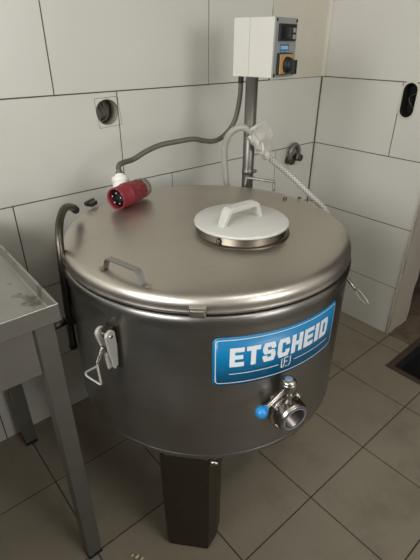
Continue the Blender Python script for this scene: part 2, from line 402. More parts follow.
# folded clip on the lid rim at the front, dark clip at the back left
mb = MB()
ang = -133.2; X = Matrix.Translation(onC(.3785, ang, .8480)) @ Matrix.Rotation(rad(ang + 90), 4, 'Z')
mb.box((-.0165, -.0045, -.011), (.0165, .004, .010), X=X); mb.box((-.0145, -.0065, -.008), (.0145, -.003, .0045), X=X); mb.box((-.0165, .0, .006), (.0165, .012, .0115), X=X)
mb.build('rim_clip', 'lid', lid, bevel=.0015)
mb = MB(); ang = 118; X = Matrix.Translation(onC(.362, ang, .882)) @ Matrix.Rotation(rad(ang + 90), 4, 'Z')
mb.box((-.014, -.014, -.004), (.014, .01, .008), X=X); mb.cyl(X @ Vector((-.02, -.008, .006)), X @ Vector((.02, -.008, .006)), .006, bev=.001); mb.build('hinge', 'rod', lid, bevel=.001)
for a_, r_ in ((-3, .30), (-6, .345)): mb = MB(); mb.cyl(onC(r_, a_, .878), onC(r_, a_, .8865 if r_ < .32 else .8835), .006, bev=.001); mb.build('rivet', 'rod', lid)
# filling neck under the plastic cover
NX, NY = -1.128, -.622
TN = Matrix.Translation((NX, NY, 0))
mb = MB(); mb.lathe([(.122, .8835), (.1215, .8858), (.1140, .8868), (.1125, .888), (.1120, .904), (.110, .9055), (.108, .904), (.108, .8868)], TN, 96)
neck = mb.build('filling_neck', 'neck', lid)
pa_ = rad(199); a = Vector((NX + .1170 * cos(pa_), NY + .1170 * sin(pa_), 0))
mb = MB(); mb.cyl((a.x, a.y, .886), (a.x, a.y, .9025), .0050, bev=.001); mb.cyl((a.x, a.y, .9025), (a.x, a.y, .9055), .003, bev=.001)
mb.build('locating_pin', 'rod', neck)
for o_ in lid.children: o_.location.z += .005
for o_ in lid.children:
    if o_.name.startswith('rim_clip'): o_.location.z -= .005
# three folded sheet legs
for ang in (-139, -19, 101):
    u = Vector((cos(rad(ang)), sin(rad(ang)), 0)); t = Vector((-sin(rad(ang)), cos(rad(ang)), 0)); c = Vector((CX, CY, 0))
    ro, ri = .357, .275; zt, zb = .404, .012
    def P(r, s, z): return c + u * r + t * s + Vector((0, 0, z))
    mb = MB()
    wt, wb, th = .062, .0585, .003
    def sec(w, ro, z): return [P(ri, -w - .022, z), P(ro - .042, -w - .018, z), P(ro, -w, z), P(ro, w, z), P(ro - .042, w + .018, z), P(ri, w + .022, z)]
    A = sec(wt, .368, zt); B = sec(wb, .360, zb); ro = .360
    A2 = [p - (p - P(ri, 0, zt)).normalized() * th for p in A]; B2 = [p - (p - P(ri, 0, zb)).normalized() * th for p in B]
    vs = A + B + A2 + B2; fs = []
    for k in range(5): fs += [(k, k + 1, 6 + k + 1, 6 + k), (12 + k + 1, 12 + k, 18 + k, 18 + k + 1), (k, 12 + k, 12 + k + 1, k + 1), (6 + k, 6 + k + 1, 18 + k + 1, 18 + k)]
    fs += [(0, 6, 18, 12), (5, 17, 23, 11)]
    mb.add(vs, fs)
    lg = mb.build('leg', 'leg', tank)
    mb = MB(); q = [P(ro - .040, -wb - .010, 0), P(ro - .004, -wb + .003, 0), P(ro - .004, wb - .003, 0), P(ro - .040, wb + .010, 0)]
    mb.hexa([*q, *[p + Vector((0, 0, .014)) for p in q]]); mb.build('foot_pad', 'rubber', lg)
    mb = MB(); b0 = P(.362, wt * .98, zt - .010)
    mb.cyl(b0 + t * -.0, b0 + t * .022 + Vector((0, 0, -.001)), .006, n=6); mb.box((-.004, -.002, -.012), (.012, .002, .01), X=Matrix.Translation(b0) @ Matrix.Rotation(rad(ang + 90), 4, 'Z')); mb.build('leg_bolt', 'bright', lg)
# toggle latches
FL = [Vector(v) for v in ((-.823, -.748, .712), (-.834, -.806, .6814), (-.8365, -.817, .6850), (-.8421, -.8501, .668), (-.8385, -.8467, .6560), (-.8391, -.8192, .667))]
def latch(ang, name, closed_rod, flare):
    u = Vector((cos(rad(ang)), sin(rad(ang)), 0)); t = Vector((-sin(rad(ang)), cos(rad(ang)), 0)); c = Vector((CX, CY, 0))
    def P(r, s, z): return c + u * (R0 + r) + t * s + Vector((0, 0, z))
    mb = MB(); X = Matrix.Translation(P(0, 0, .766)) @ Matrix.Rotation(rad(ang + 90), 4, 'Z')
    mb.box((-.017, -.003, -.034), (.017, .004, .014), X=X); mb.box((-.008, -.024, -.012), (.008, -.001, .010), X=X)
    root = mb.build(name, 'leg', tank, bevel=.001)
    mb = MB()
    for s0, s1 in ((-.016, -.003), (.012, .0035)):          # two tapered cheeks joined towards the tip
        n = 14; out = []
        for k in range(n + 1): th_ = PI * k / n; out.append((.0135 * cos(th_), .0135 * sin(th_)))
        prof = [(r_, z_) for r_, z_ in out] + [(-.0115, -.035), (-.004, -.084), (.006, -.090), (.0125, -.04)]
        vs = []
        for dz in (-.0035, .0035):
            for r_, z_ in prof:
                f_ = min(1, max(0, -z_ / .085)); s_ = s0 + (s1 - s0) * f_
                vs.append(P((.012 if flare else .022) + r_ - .008 * f_, s_ + dz + .008 * f_, .763 + z_))
        m_ = len(prof)
        mb.add(vs, [tuple(range(m_))[::-1], tuple(range(m_, 2 * m_))] + [(k, (k + 1) % m_, m_ + (k + 1) % m_, m_ + k) for k in range(m_)])
    v = [P(.012, -.006, .718), P(.012, .007, .718), P(.032, .007, .718), P(.032, -.006, .718), P(.018, -.001, .673), P(.018, .004, .673), P(.029, .004, .673), P(.029, -.001, .673)]
    mb.hexa([v[4], v[5], v[6], v[7], v[0], v[1], v[2], v[3]])
    mb.build('latch_lever', 'latchgrey', root, bevel=.0014)
    mb = MB(); mb.cyl(P(.022, -.022, .763), P(.022, .018, .763), .0045, bev=.001); mb.build('hinge_pin', 'bright', root)
    mb = MB()
    if flare:            # swung out to the side, the hook seen against the wall
        a0, a1 = FL[0], FL[1]
    else: a0, a1 = P(.036, .002, .740), P(.046, -.011, .697)
    mb.cyl(a0, a1, .0042, n=14, bev=.001)
    dd = (a1 - a0).normalized(); turns = 14
    for k in range(1, turns): p = a0.lerp(a1, k / turns); mb.lathe([(.0038, -.0009), (.0052, 0), (.0038, .0009)], frame(p, dd), 12)
    mb.build('threaded_shank', 'bright', root)
    mb = MB()
    if flare: pts = [a1, FL[2], FL[3], FL[4], FL[5], a1]
    else: pts = [a1, P(.046, -.015, .686), P(.050, -.045, .660), P(.051, -.049, .654), P(.052, -.046, .648), P(.051, -.013, .642), P(.050, -.008, .641), P(.049, -.006, .646), P(.047, -.011, .684), a1]
    mb.tube(pts, .0025, 10, 5); mb.build('wire_loop', 'latchgrey', root)
    return root
tag(latch(-163, 'toggle_latch', True, 0), 'open toggle latch with wire loop on the left side of the tank')
tag(latch(-33, 'toggle_latch', True, 1), 'toggle latch with wire hook swung out on the right side of the tank')
# bent rod at the back left with its bracket
mb = MB()
mb.tube([(-1.530, -.418, .598), (-1.526, -.416, .70), (-1.519, -.414, .82), (-1.515, -.410, .866), (-1.505, -.393, .904), (-1.484, -.362, .930), (-1.452, -.318, .937), (-1.420, -.282, .924), (-1.400, -.259, .905)], .0096, 18, 6)
rod = mb.build('bent_rod', 'rod', tank)
mb = MB(); mb.cyl((-1.530, -.418, .596), (-1.530, -.418, .612), .0105, bev=.002); mb.build('end_cap', 'rubber', rod)
mb = MB(); mb.cyl((-1.412, -.273, .918), (-1.397, -.256, .902), .0106, bev=.002); mb.build('end_cap', 'rubber', rod)
mb = MB(); mb.cyl((-1.570, -.424, .685), (-1.535, -.418, .685), .0085, bev=.002); mb.cyl((-1.537, -.418, .685), (-1.500, -.412, .685), .0115, bev=.002); mb.box((-1.538, -.430, .674), (-1.512, -.404, .696)); mb.build('rod_bracket', 'rod', rod)

# blue name label wrapped round the body
A0, A1, LZ0, LZ1 = -128.8, -77.2, .655, .783
LW_ = rad(A1 - A0) * R0; LH = LZ1 - LZ0
def cylp(u, v, r): return onC(r, A0 + math.degrees(u / R0), LZ0 + v)
def col_strip(mb, r, x0=0, x1=LW_, y0=0, y1=LH, rc=.014, n=60):
    vs = []; fs = []
    us = sorted({x0 + (x1 - x0) * k / n for k in range(n + 1)} | {x0 + rc * (1 - cos(PI / 2 * k / 8)) for k in range(9)} | {x1 - rc * (1 - cos(PI / 2 * k / 8)) for k in range(9)})
    for u in us:
        d = min(u - x0, x1 - u); c = rc - math.sqrt(max(0, rc * rc - (rc - d) ** 2)) if d < rc else 0
        vs += [cylp(u, y0 + c, r), cylp(u, y1 - c, r)]
    for k in range(len(us) - 1): fs.append((2 * k, 2 * k + 2, 2 * k + 3, 2 * k + 1))
    mb.add(vs, fs, True)
mb = MB(); col_strip(mb, R0 + .0008); lab = mb.build('name_label', 'bluemark', tank)
sol = lab.modifiers.new('s', 'SOLIDIFY'); sol.thickness = .0006; sol.offset = 0
tag(lab, 'blue label with white lettering')
def patch(mb, q, r, nu=6):
    (a, b, c, d) = q; vs = []; fs = []
    for i in range(nu + 1):
        s_ = i / nu
        for (p0, p1) in ((a, b), (d, c)):
            vs.append(cylp(p0[0] + (p1[0] - p0[0]) * s_, p0[1] + (p1[1] - p0[1]) * s_, r))
    for i in range(nu): fs.append((2 * i, 2 * i + 2, 2 * i + 3, 2 * i + 1))
    mb.add(vs, fs, True)
def rect(mb, x0, y0, x1, y1, r): patch(mb, ((x0, y0), (x1, y0), (x1, y1), (x0, y1)), r)
def ribbon(mb, pts, w, r):
    vs = []; fs = []; m = len(pts)
    for i, p in enumerate(pts):
        a = pts[max(0, i - 1)]; b = pts[min(m - 1, i + 1)]; L = math.hypot(b[0] - a[0], b[1] - a[1]) or 1
        nx_, ny_ = -(b[1] - a[1]) / L * w / 2, (b[0] - a[0]) / L * w / 2
        vs += [cylp(p[0] + nx_, p[1] + ny_, r), cylp(p[0] - nx_, p[1] - ny_, r)]
    for i in range(m - 1): fs.append((2 * i, 2 * i + 2, 2 * i + 3, 2 * i + 1))
    mb.add(vs, fs, True)
RL = R0 + .0016
def seg(a, b, n=24): return [(a[0] + (b[0] - a[0]) * k / n, a[1] + (b[1] - a[1]) * k / n) for k in range(n + 1)]
def glyph(ch):
    V, Hh = .36, .235
    Q = lambda x0, y0, x1, y1: ((x0, y0), (x1, y0), (x1, y1), (x0, y1))
    c = .13
    topbar = lambda x0, x1: [((x0, 1 - Hh), (x1, 1 - Hh), (x1 - c, 1), (x0 + c, 1))]
    if ch == 'E': return [Q(0, 0, V, 1), Q(V, 0, 1, Hh), Q(V, .39, .93, .61), Q(V, 1 - Hh, 1, 1)]
    if ch == 'T': return [Q(0, 1 - Hh, 1, 1), Q(.32, 0, .68, 1 - Hh)]
    if ch == 'S': return topbar(0, 1) + [Q(0, .60, V, 1 - Hh), Q(1 - V, .66, 1, 1 - Hh), ((0, .60), (V, .60), (V + .04, .40), (c, .40)), ((V, .60), (1 - c, .60), (1, .40), (V + .04, .40)), Q(1 - V, Hh, 1, .40), Q(0, Hh, V, .34), ((c, 0), (1 - c, 0), (1, Hh), (0, Hh))]
    if ch == 'C': return topbar(0, 1) + [Q(0, Hh, V, 1 - Hh), Q(1 - V, .62, 1, 1 - Hh), Q(1 - V, Hh, 1, .38), ((c, 0), (1 - c, 0), (1, Hh), (0, Hh))]
    if ch == 'H': return [Q(0, 0, V, 1), Q(1 - V, 0, 1, 1), Q(V, .39, 1 - V, .61)]
    if ch == 'I': return [Q(0, 0, 1, 1)]
    if ch == 'D': return [Q(0, 0, V, 1), ((V, 1 - Hh), (1, 1 - Hh), (1 - c, 1), (V, 1)), Q(1 - V, Hh, 1, 1 - Hh), ((V, 0), (1 - c, 0), (1, Hh), (V, Hh))]
mb = MB(); x = .0365; hh = .050; y0 = LH - .028 - hh
for ch in 'ETSCHEID':
    w_ = .0138 if ch == 'I' else .0312
    for q in glyph(ch): patch(mb, [(x + a_ * w_, y0 + b_ * hh) for a_, b_ in q], RL)
    x += w_ + .0050
mb.build('label_lettering', 'whitemark', lab)
mb = MB(); ins = .0068; rc = .009; pts = []
def arc(cx, cy, a): return [(cx + rc * cos(rad(a + 90 * k / 6)), cy + rc * sin(rad(a + 90 * k / 6))) for k in range(7)]
x0, x1, y0_, y1_ = ins, LW_ - ins, ins, LH - ins
pts = arc(x1 - rc, y1_ - rc, 0) + seg((x1 - rc, y1_), (x0 + rc, y1_), 40)[1:-1] + arc(x0 + rc, y1_ - rc, 90) + arc(x0 + rc, y0_ + rc, 180) + seg((x0 + rc, y0_), (x1 - rc, y0_), 40)[1:-1] + arc(x1 - rc, y0_ + rc, 270)
pts.append(pts[0]); ribbon(mb, pts, .0017, RL)
ly = .031; lm = LW_ * .505
ribbon(mb, seg((.036, ly), (lm - .021, ly)), .0017, RL); ribbon(mb, seg((lm + .021, ly), (LW_ - .028, ly)), .0017, RL)
mb.build('label_border', 'whitemark', lab)
mb = MB(); lx = lm - .0130; lh0, lh1 = .0200, .0450          # small bracketed emblem under the name
for path in ([(0, 1), (0, 0), (.2, 0)], [(.30, 1), (.30, .25), (.22, .0)], [(.30, 1), (.72, 1)], [(.30, .55), (.66, .55)], [(.46, .0), (.64, .0)], [(1, 1), (1, .18), (.86, 0), (.76, 0)]):
    for a_, b_ in zip(path, path[1:]): ribbon(mb, seg((lx + a_[0] * .0235, lh0 + a_[1] * (lh1 - lh0)), (lx + b_[0] * .0235, lh0 + b_[1] * (lh1 - lh0)), 3), .0022, RL)
mb.build('label_emblem', 'whitemark', lab)

# drain valve
VA, VZ = -103.2, .564
vu = Vector((cos(rad(VA)), sin(rad(VA)), -.03)).normalized()
V0 = onC(R0 - .004, VA, VZ); X = frame(V0, vu) @ Matrix.Diagonal((1.14, 1.14, .74, 1))
mb = MB()
mb.lathe([(0, 0), (.030, 0), (.030, .010), (.026, .012), (.026, .018), (.0395, .0185), (.0405, .020), (.0405, .029), (.0395, .0305), (.0375, .031), (.0375, .0325), (.0405, .0335), (.0405, .042), (.039, .0435), (.030, .044), (.0285, .046)], X, 48)
for k in range(4):
    a = rad(45 + 90 * k + 10); p = Vector((.0385 * cos(a), .0385 * sin(a), 0))
    mb.cyl(X @ (p + Vector((0, 0, .012))), X @ (p + Vector((0, 0, .050))), .0052, n=6); mb.cyl(X @ (p + Vector((0, 0, .050))), X @ (p + Vector((0, 0, .053))), .0035, n=12)
valve = mb.build('drain_valve', 'bright', tank)
mb = MB(); prof = [(.0285, .044), (.0335, .0455)]
z = .047
while z < .071: prof += [(.0308, z), (.0350, z + .0019)]; z += .0042
prof += [(.0320, .0725), (.0325, .080), (.0312, .082), (.0262, .082), (.0245, .079)]
mb.lathe(prof, X, 56); ot = mb.build('threaded_outlet', 'bright', valve)
mb = MB(); mb.lathe([(.0262, .0822), (.0240, .0790), (.0215, .0790), (.0215, .030), (0, .030)], X, 40); mb.build('outlet_bore', 'bore', ot)
mb = MB(); mb.lathe([(.0262, .0818), (.0260, .0828), (.0244, .0828), (.0240, .0815)], X, 40); mb.build('seal_ring', 'seal', ot)
# stem goes up out of the valve body; lever sweeps to the left and down
ctr = V0 + vu * .026
st = Vector((-.10, -.06, 1)).normalized()
mb = MB(); mb.cyl(ctr + st * .030, ctr + st * .067, .0165, .014, bev=.002); mb.cyl(ctr + st * .063, ctr + st * .096, .0200, .0180, bev=.004); mb.lathe([(.0165, .0), (.0155, .004), (.012, .007), (0, .0085)], frame(ctr + st * .094, st), 28)
stem = mb.build('valve_stem', 'bright', valve)
mb = MB(); mb.lathe([(.0085, 0), (.0080, .0012), (0, .0016)], frame(ctr + st * .1022, st), 24); mb.build('stem_cap', 'seal', stem)
E1 = Vector((-1.330, -.906, .614))
S1 = ctr + st * .076
dl = (E1 - S1).normalized()
mb = MB(); side = dl.cross(Vector((0, 0, 1))).normalized()
for o_ in (-.0032, .0032): mb.cyl(S1 + dl * .006 + side * o_ * 0 + Vector((0, 0, o_)), E1 - dl * .010 + Vector((0, 0, o_)), .0040, n=14)
mb.strap([S1 + dl * .01, E1 - dl * .01], .012, .004, Vector((0, 0, 1)))
lever = mb.build('valve_lever', 'bright', valve, bevel=.0006)
mb = MB(); mb.sphere(E1, .0142); mb.cyl(E1 - dl * .016, E1 - dl * .008, .0075, bev=.001); tag(mb.build('ball_knob', 'blueball', lever), 'blue ball knob')

# pole and control box
PX, PY = -.787, -.307
mb = MB(); mb.cyl((PX, PY, .62), (PX, PY, 1.2095), .0195, n=32)
pole = mb.build('pole', 'conduit', tank)
mb = MB(); mb.box((PX - .03, PY - .022, .66), (PX + .005, PY + .022, .72)); mb.box((PX - .075, PY - .07, .665), (PX - .02, PY - .01, .715)); mb.build('pole_bracket', 'leg', pole, bevel=.001)
mb = MB(); mb.lathe([(.0190, -.010), (.0205, -.009), (.0205, .009), (.0190, .010)], Matrix.Translation((PX, PY, .915)), 28); mb.cyl((PX + .012, PY - .012, .915), (PX + .023, PY - .018, .915), .006, n=6); mb.cyl((PX + .012, PY - .012, .890), (PX + .020, PY - .017, .890), .0045, n=8); mb.build('pole_clamp', 'conduit', pole)
Q = Vector((-.783, -.385, 0)); bt = rad(12); XB = Matrix.Translation(Q) @ Matrix.Rotation(bt, 4, 'Z')     # local x = along panel, y = depth
BZ0, BZ1, BW, BD = 1.209, 1.3665, .134, .142
mb = MB(); mb.box((0, .0035, BZ0), (BW, BD * .60, BZ1), X=XB); mb.box((0, BD * .605, BZ0), (BW, BD, BZ1), X=XB); mb.box((.003, BD * .5, BZ0 + .003), (BW - .003, BD * .7, BZ1 - .003), X=XB)
cb = mb.build('control_box', 'boxwhite', tank, bevel=.0012)
tag(cb, 'white control box')
mb = MB(); mb.box((0, -.001, BZ0), (BW, .003, BZ1), X=XB)
pn = mb.build('front_panel', 'boxgrey', cb, bevel=.0008)
for x_ in (.007, BW - .007):
    for z_ in (BZ0 + .007, BZ1 - .007): mb = MB(); mb.cyl(XB @ Vector((x_, -.003, z_)), XB @ Vector((x_, 0, z_)), .004, n=14); mb.build('panel_screw', 'rubber', pn)
mb = MB(); mb.box((.018, -.0075, BZ1 - .060), (.118, -.0005, BZ1 - .016), X=XB)
ctl = mb.build('thermostat', 'black', pn, bevel=.0015)
mb = MB(); mb.box((.030, -.0082, BZ1 - .054), (.088, -.0072, BZ1 - .024), X=XB); mb.build('display', 'screen', ctl)
for z_ in (BZ1 - .038, BZ1 - .055): mb = MB(); mb.box((.096, -.0095, z_), (.112, -.007, z_ + .012), X=XB); mb.build('button', 'boxgrey', ctl, bevel=.001)
mb = MB(); mb.box((.034, -.0018, BZ1 - .094), (.088, -.0008, BZ1 - .068), X=XB); stk = mb.build('sticker', 'bluemark', pn)
mb = MB()                      # tiny repeat of the name on the sticker
x = .038
for ch in 'ETSCHEID':
    w_ = .0022 if ch == 'I' else .0047
    for q in glyph(ch): mb.add([XB @ Vector((x + a_ * w_, -.0022, BZ1 - .082 + b_ * .0085)) for a_, b_ in q], [(0, 1, 2, 3)])
    x += w_ + .0012
mb.add([XB @ Vector(v) for v in ((.040, -.0022, BZ1 - .088), (.056, -.0022, BZ1 - .088), (.056, -.0022, BZ1 - .0868), (.040, -.0022, BZ1 - .0868), (.066, -.0022, BZ1 - .088), (.083, -.0022, BZ1 - .088), (.083, -.0022, BZ1 - .0868), (.066, -.0022, BZ1 - .0868))], [(0, 1, 2, 3), (4, 5, 6, 7)])
mb.build('sticker_lettering', 'whitemark', stk)
mb = MB(); mb.box((.018, -.010, BZ0 + .008), (.104, -.0008, BZ0 + .066), X=XB); sw = mb.build('switch_base', 'black', pn, bevel=.0015)
mb = MB(); mb.box((.022, -.0122, BZ0 + .010), (.104, -.0095, BZ0 + .063), X=XB); pl_ = mb.build('switch_plate', 'ochre', sw, bevel=.001)
mb = MB(); kc = XB @ Vector((.060, -.012, BZ0 + .034)); kd = (XB.to_3x3() @ Vector((0, -1, 0)))
mb.cyl(kc, kc + kd * .012, .0225, .021, n=32, bev=.002); mb.cyl(kc + kd * .010, kc + kd * .022, .020, .0175, n=32, bev=.003)
Xk = XB @ Matrix.Translation((.060, -.012, BZ0 + .034)); mb.box((-.0075, -.033, -.024), (.0075, -.008, .014), X=Xk)
mb.build('rotary_knob', 'black', sw)
mb = MB(); g0 = Vector((-.801, -.272, 0)); mb.cyl((g0.x, g0.y, 1.188), (g0.x, g0.y, 1.2095), .0088, n=20, bev=.002); mb.build('cable_gland', 'rubber', cb)

# ------------------------------------------------------------------ plastic cover on the neck
NZ = .005
cov = thing('neck_cover', (NX, NY, .906), 'round milky white plastic cover with bridge handle lying on the filling neck of the lid', 'cover')
mb = MB(); mb.lathe([(0, .9062), (.116, .9062), (.1178, .9075), (.1182, .9095), (.1172, .9125), (.114, .9142), (0, .9150)], TN, 96); mb.build('cover_disc', 'plastic', cov)
hd = Vector((cos(rad(-1)), sin(rad(-1)), 0))      # direction of the bridge handle
hc = Vector((NX - .009, NY - .009, .9145)); up = Vector((0, 0, 1)); sd = Vector((-hd.y, hd.x, 0))
prof = [(-.070, 0), (-.054, .037), (-.045, .043), (.040, .043), (.049, .037), (.067, 0), (.054, 0), (.040, .028), (.036, .031), (-.040, .031), (-.044, .028), (-.057, 0)]
mb = MB()
m_ = len(prof); vs = []
for s_ in (-1, 1):
    for a_, b_ in prof: vs.append(hc + hd * a_ + up * (b_ - .001) + sd * s_ * (.010 + .003 * (b_ / .042)))
h = m_ // 2
fs = [(k, k + 1, m_ - 2 - k, m_ - 1 - k) for k in range(h - 1)]
fs = [tuple(f) for f in fs]; fs += [tuple(i + m_ for i in f) for f in fs]
fs += [(k, (k + 1) % m_, m_ + (k + 1) % m_, m_ + k) for k in range(m_)]
mb.add(vs, fs); mb.build('cover_handle', 'plastic', cov, bevel=.002, seg=3); cov.location.z += NZ

# ------------------------------------------------------------------ plug and cable
pc = thing('power_cable', (-1.24, -.22, .885), 'grey power cable with red five pin plug lying on the tank lid', 'cable')
pa = Vector((-1.296, -.296, .9215)); pd = Vector((cos(rad(21)), sin(rad(21)), -.01)).normalized(); X = frame(pa, pd) @ Matrix.Diagonal((1.15, 1.15, 1.15, 1))
mb = MB(); mb.lathe([(.0225, .030), (.0228, .003), (.0240, 0), (.0262, .0), (.0270, .002), (.0270, .034), (.0285, .036), (.0295, .039), (.0295, .048), (.0280, .052), (.0272, .056), (.0268, .082), (.0255, .090), (.0235, .102), (0, .102)], X, 44)
for k in range(10):
    a = 2 * PI * k / 10; e = Vector((cos(a), sin(a), 0)) * .0262; mb.cyl(X @ (e + Vector((0, 0, .056))), X @ (e * .94 + Vector((0, 0, .096))), .0022, n=8)
plug = mb.build('plug', 'red', pc); tag(plug, 'red five pin plug')
mb = MB(); mb.lathe([(0, .014), (.0226, .014), (.0226, .016)], X, 32); face = mb.build('plug_face', 'black', plug)
for k in range(5):
    a = rad(90 + 72 * k); e = Vector((cos(a), sin(a), 0)) * .0135; r_ = .0030 if k else .0036
    mb = MB(); mb.cyl(X @ (e + Vector((0, 0, .003))), X @ (e + Vector((0, 0, .015))), r_, bev=.001, n=14); mb.build('pin', 'bright', plug)
mb = MB(); mb.lathe([(.0238, .097), (.0248, .099), (.0250, .110), (.0235, .117), (.019, .122), (0, .122)], X, 32); tag(mb.build('plug_end_cap', 'rubbergrey', plug), 'grey worn end cap')
ws = pa + pd * .058 + Vector((.004, .046, .004)); we = ws + Vector((.008, .016, .034)); dwe = (we - ws).normalized()
mb = MB(); mb.cyl(ws - dwe * .012, we - dwe * .018, .0235, .0225, n=32, bev=.003); mb.cyl(we - dwe * .020, we - dwe * .004, .0250, .0240, n=12, bev=.002)
mb.cyl(we - dwe * .008, we + dwe * .004, .0150, .0140, n=24, bev=.002); wh = mb.build('cable_housing', 'white', pc); tag(wh, 'white cable entry housing')
mb = MB(); mb.cyl(we + dwe * .002, we + dwe * .010, .0118, n=6, bev=.001); mb.cyl(we + dwe * .009, we + dwe * .016, .0095, .0080, n=20, bev=.001); mb.build('gland_nut', 'conduit', wh)
mb = MB()
mb.tube([we + dwe * .010, we + dwe * .026, we + dwe * .034 + Vector((.012, 0, 0)), (-1.165, -.190, .992), (-1.125, -.202, 1.012), (-1.078, -.215, 1.027), (-1.020, -.235, 1.034), (-.975, -.245, 1.036), (-.935, -.248, 1.026), (-.895, -.250, 1.020), (-.858, -.250, 1.028), (-.828, -.254, 1.050), (-.808, -.258, 1.080), (-.801, -.264, 1.120), (-.800, -.270, 1.160), (g0.x, g0.y, 1.192)], .0079, 14, 8)
mb.build('cable', 'cable', pc)

# ------------------------------------------------------------------ hose with foil tape
hs = thing('water_hose', (-.84, -.26, 0), 'off white hose looping past the pole, wrapped in silver tape, braided clear beyond', 'hose')
mb = MB()
mb.tube([(-.900, -.075, .0108), (-.850, -.110, .0108), (-.828, -.170, .05), (-.832, -.230, .25), (-.838, -.262, .50), (-.838, -.262, .74), (-.838, -.262, .84), (-.853, -.268, .895), (-.865, -.272, .955), (-.872, -.280, 1.005), (-.872, -.295, 1.040), (-.862, -.315, 1.062), (-.848, -.336, 1.069), (-.830, -.346, 1.057), (-.812, -.350, 1.037), (-.795, -.352, 1.018)], .0105, 16, 7)
mb.build('plain_hose', 'hose', hs)
mb = MB()
mb.tube([(-.805, -.351, 1.030), (-.775, -.354, 1.000), (-.737, -.360, .961), (-.676, -.380, .911), (-.636, -.415, .866), (-.605, -.455, .822), (-.585, -.500, .782), (-.582, -.525, .730), (-.610, -.520, .62), (-.680, -.460, .45), (-.725, -.380, .22), (-.720, -.300, .06), (-.690, -.230, .0105), (-.630, -.160, .0100), (-.540, -.110, .0100)], .0098, 18, 8)
tag(mb.build('braided_hose', 'braid', hs), 'clear hose with braided reinforcement')
# crumpled tape: a wrap round the hose and a folded flap standing off it
t0 = Vector((-.832, -.348, 1.052)); t1 = Vector((-.748, -.359, .966)); mb = MB(); n = 14; m_ = 14
ax = (t1 - t0).normalized(); s2 = ax.cross(Vector((.6, .8, 0))).normalized(); s3 = ax.cross(s2); rr = random.Random(9); vs = []
for i in range(m_ + 1):
    for k in range(n):
        a = 2 * PI * k / n; ra = .0128 + .0045 * rr.random(); vs.append(t0.lerp(t1, i / m_) + s2 * cos(a) * ra + s3 * sin(a) * ra)
mb.add(vs, [(i * n + k, i * n + (k + 1) % n, (i + 1) * n + (k + 1) % n, (i + 1) * n + k) for i in range(m_) for k in range(n)])
outer = [Vector(v) for v in ((-.832, -.352, 1.066), (-.800, -.352, 1.078), (-.768, -.350, 1.086), (-.742, -.356, 1.062), (-.727, -.358, 1.036), (-.719, -.356, 1.000), (-.734, -.360, .978), (-.750, -.360, .962))]
inner = [t0.lerp(t1, k / 7) for k in range(8)]
vs = []; nf = Vector((.6, .8, 0))
for sgn in (-1, 1):
    for a_, b_ in zip(inner, outer):
        for q in (0, .35, .7, 1): vs.append(a_.lerp(b_, q) + nf * (sgn * (.010 * (1 - q) + .003) + .006 * (rr.random() - .5) * (sgn < 0)))
fs = []
for sd_ in (0, 32):
    for i in range(7):
        for k in range(3): fs.append((sd_ + i * 4 + k, sd_ + i * 4 + k + 1, sd_ + i * 4 + k + 5, sd_ + i * 4 + k + 4))
for i in range(7): fs.append((i * 4 + 3, i * 4 + 7, 32 + i * 4 + 7, 32 + i * 4 + 3))
for i in (0, 7):
    for k in range(3): fs.append((i * 4 + k, i * 4 + k + 1, 32 + i * 4 + k + 1, 32 + i * 4 + k))
mb.add(vs, fs); tag(mb.build('foil_tape', 'tape', hs), 'crumpled silver tape')

# ------------------------------------------------------------------ steel table
TX1, TY0, TZ = -1.608, -.607, .860      # tray corner nearest the tank
TX0, TY1 = -2.55, -.028
tb = thing('steel_table', ((TX0 + TX1) / 2, (TY0 + TY1) / 2, 0), 'worn stainless steel work table with raised rim against the tiled wall', 'table')
mb = MB(); fl = .035
# tray: sunk floor with a sloped rim and a turned down lip
o_ = [(TX0, TY0), (TX1, TY0), (TX1, TY1), (TX0, TY1)]
def ring(d, z): return [(TX0 + d, TY0 + d, z), (TX1 - d, TY0 + d, z), (TX1 - d, TY1 - d, z), (TX0 + d, TY1 - d, z)]
def ringw(df, ds, z): return [(TX0 + ds, TY0 + df, z), (TX1 - ds, TY0 + df, z), (TX1 - ds, TY1 - df, z), (TX0 + ds, TY1 - df, z)]
rings = [ringw(.002, .002, .820), ringw(0, 0, .820), ringw(0, 0, TZ - .001), ringw(.0015, .0015, TZ), ringw(.004, .004, TZ), ringw(.0055, .0055, TZ - .001), ringw(.0085, .0105, TZ - .023), ringw(.010, .012, TZ - .025)]
vs = [v for r in rings for v in r]; fs = []
for i in range(len(rings) - 1):
    for k in range(4): fs.append((i * 4 + k, i * 4 + (k + 1) % 4, (i + 1) * 4 + (k + 1) % 4, (i + 1) * 4 + k))
L_ = (len(rings) - 1) * 4; fs.append((L_, L_ + 1, L_ + 2, L_ + 3))
mb.add(vs, fs); mb.build('table_top', 'tablesteel', tb, bevel=.0008)
mb = MB(); a_ = .016
mb.box((TX0 + a_, TY0 + a_, .700), (TX1 - a_ - .040, TY0 + a_ + .003, .822)); mb.box((TX1 - a_ - .003, TY0 + a_ + .04, .700), (TX1 - a_, TY1 - a_ - .04, .822)); mb.box((TX0 + a_, TY1 - a_ - .003, .700), (TX1 - a_, TY1 - a_, .822)); mb.box((TX0 + a_, TY0 + a_, .700), (TX0 + a_ + .003, TY1 - a_, .822))
mb.build('apron', 'tablesteel', tb)
for (x_, y_) in ((TX1 - .012 - .040, TY0 + .012), (TX1 - .012 - .040, TY1 - .055), (TX0 + .012, TY0 + .012), (TX0 + .012, TY1 - .055)):
    mb = MB(); mb.box((x_, y_, .012), (x_ + .040, y_ + .040, .825)); lg = mb.build('leg', 'tableleg', tb, bevel=.002)
    mb = MB(); mb.box((x_ - .001, y_ - .001, 0), (x_ + .041, y_ + .041, .014)); mb.build('foot_cap', 'rubber', lg, bevel=.002)

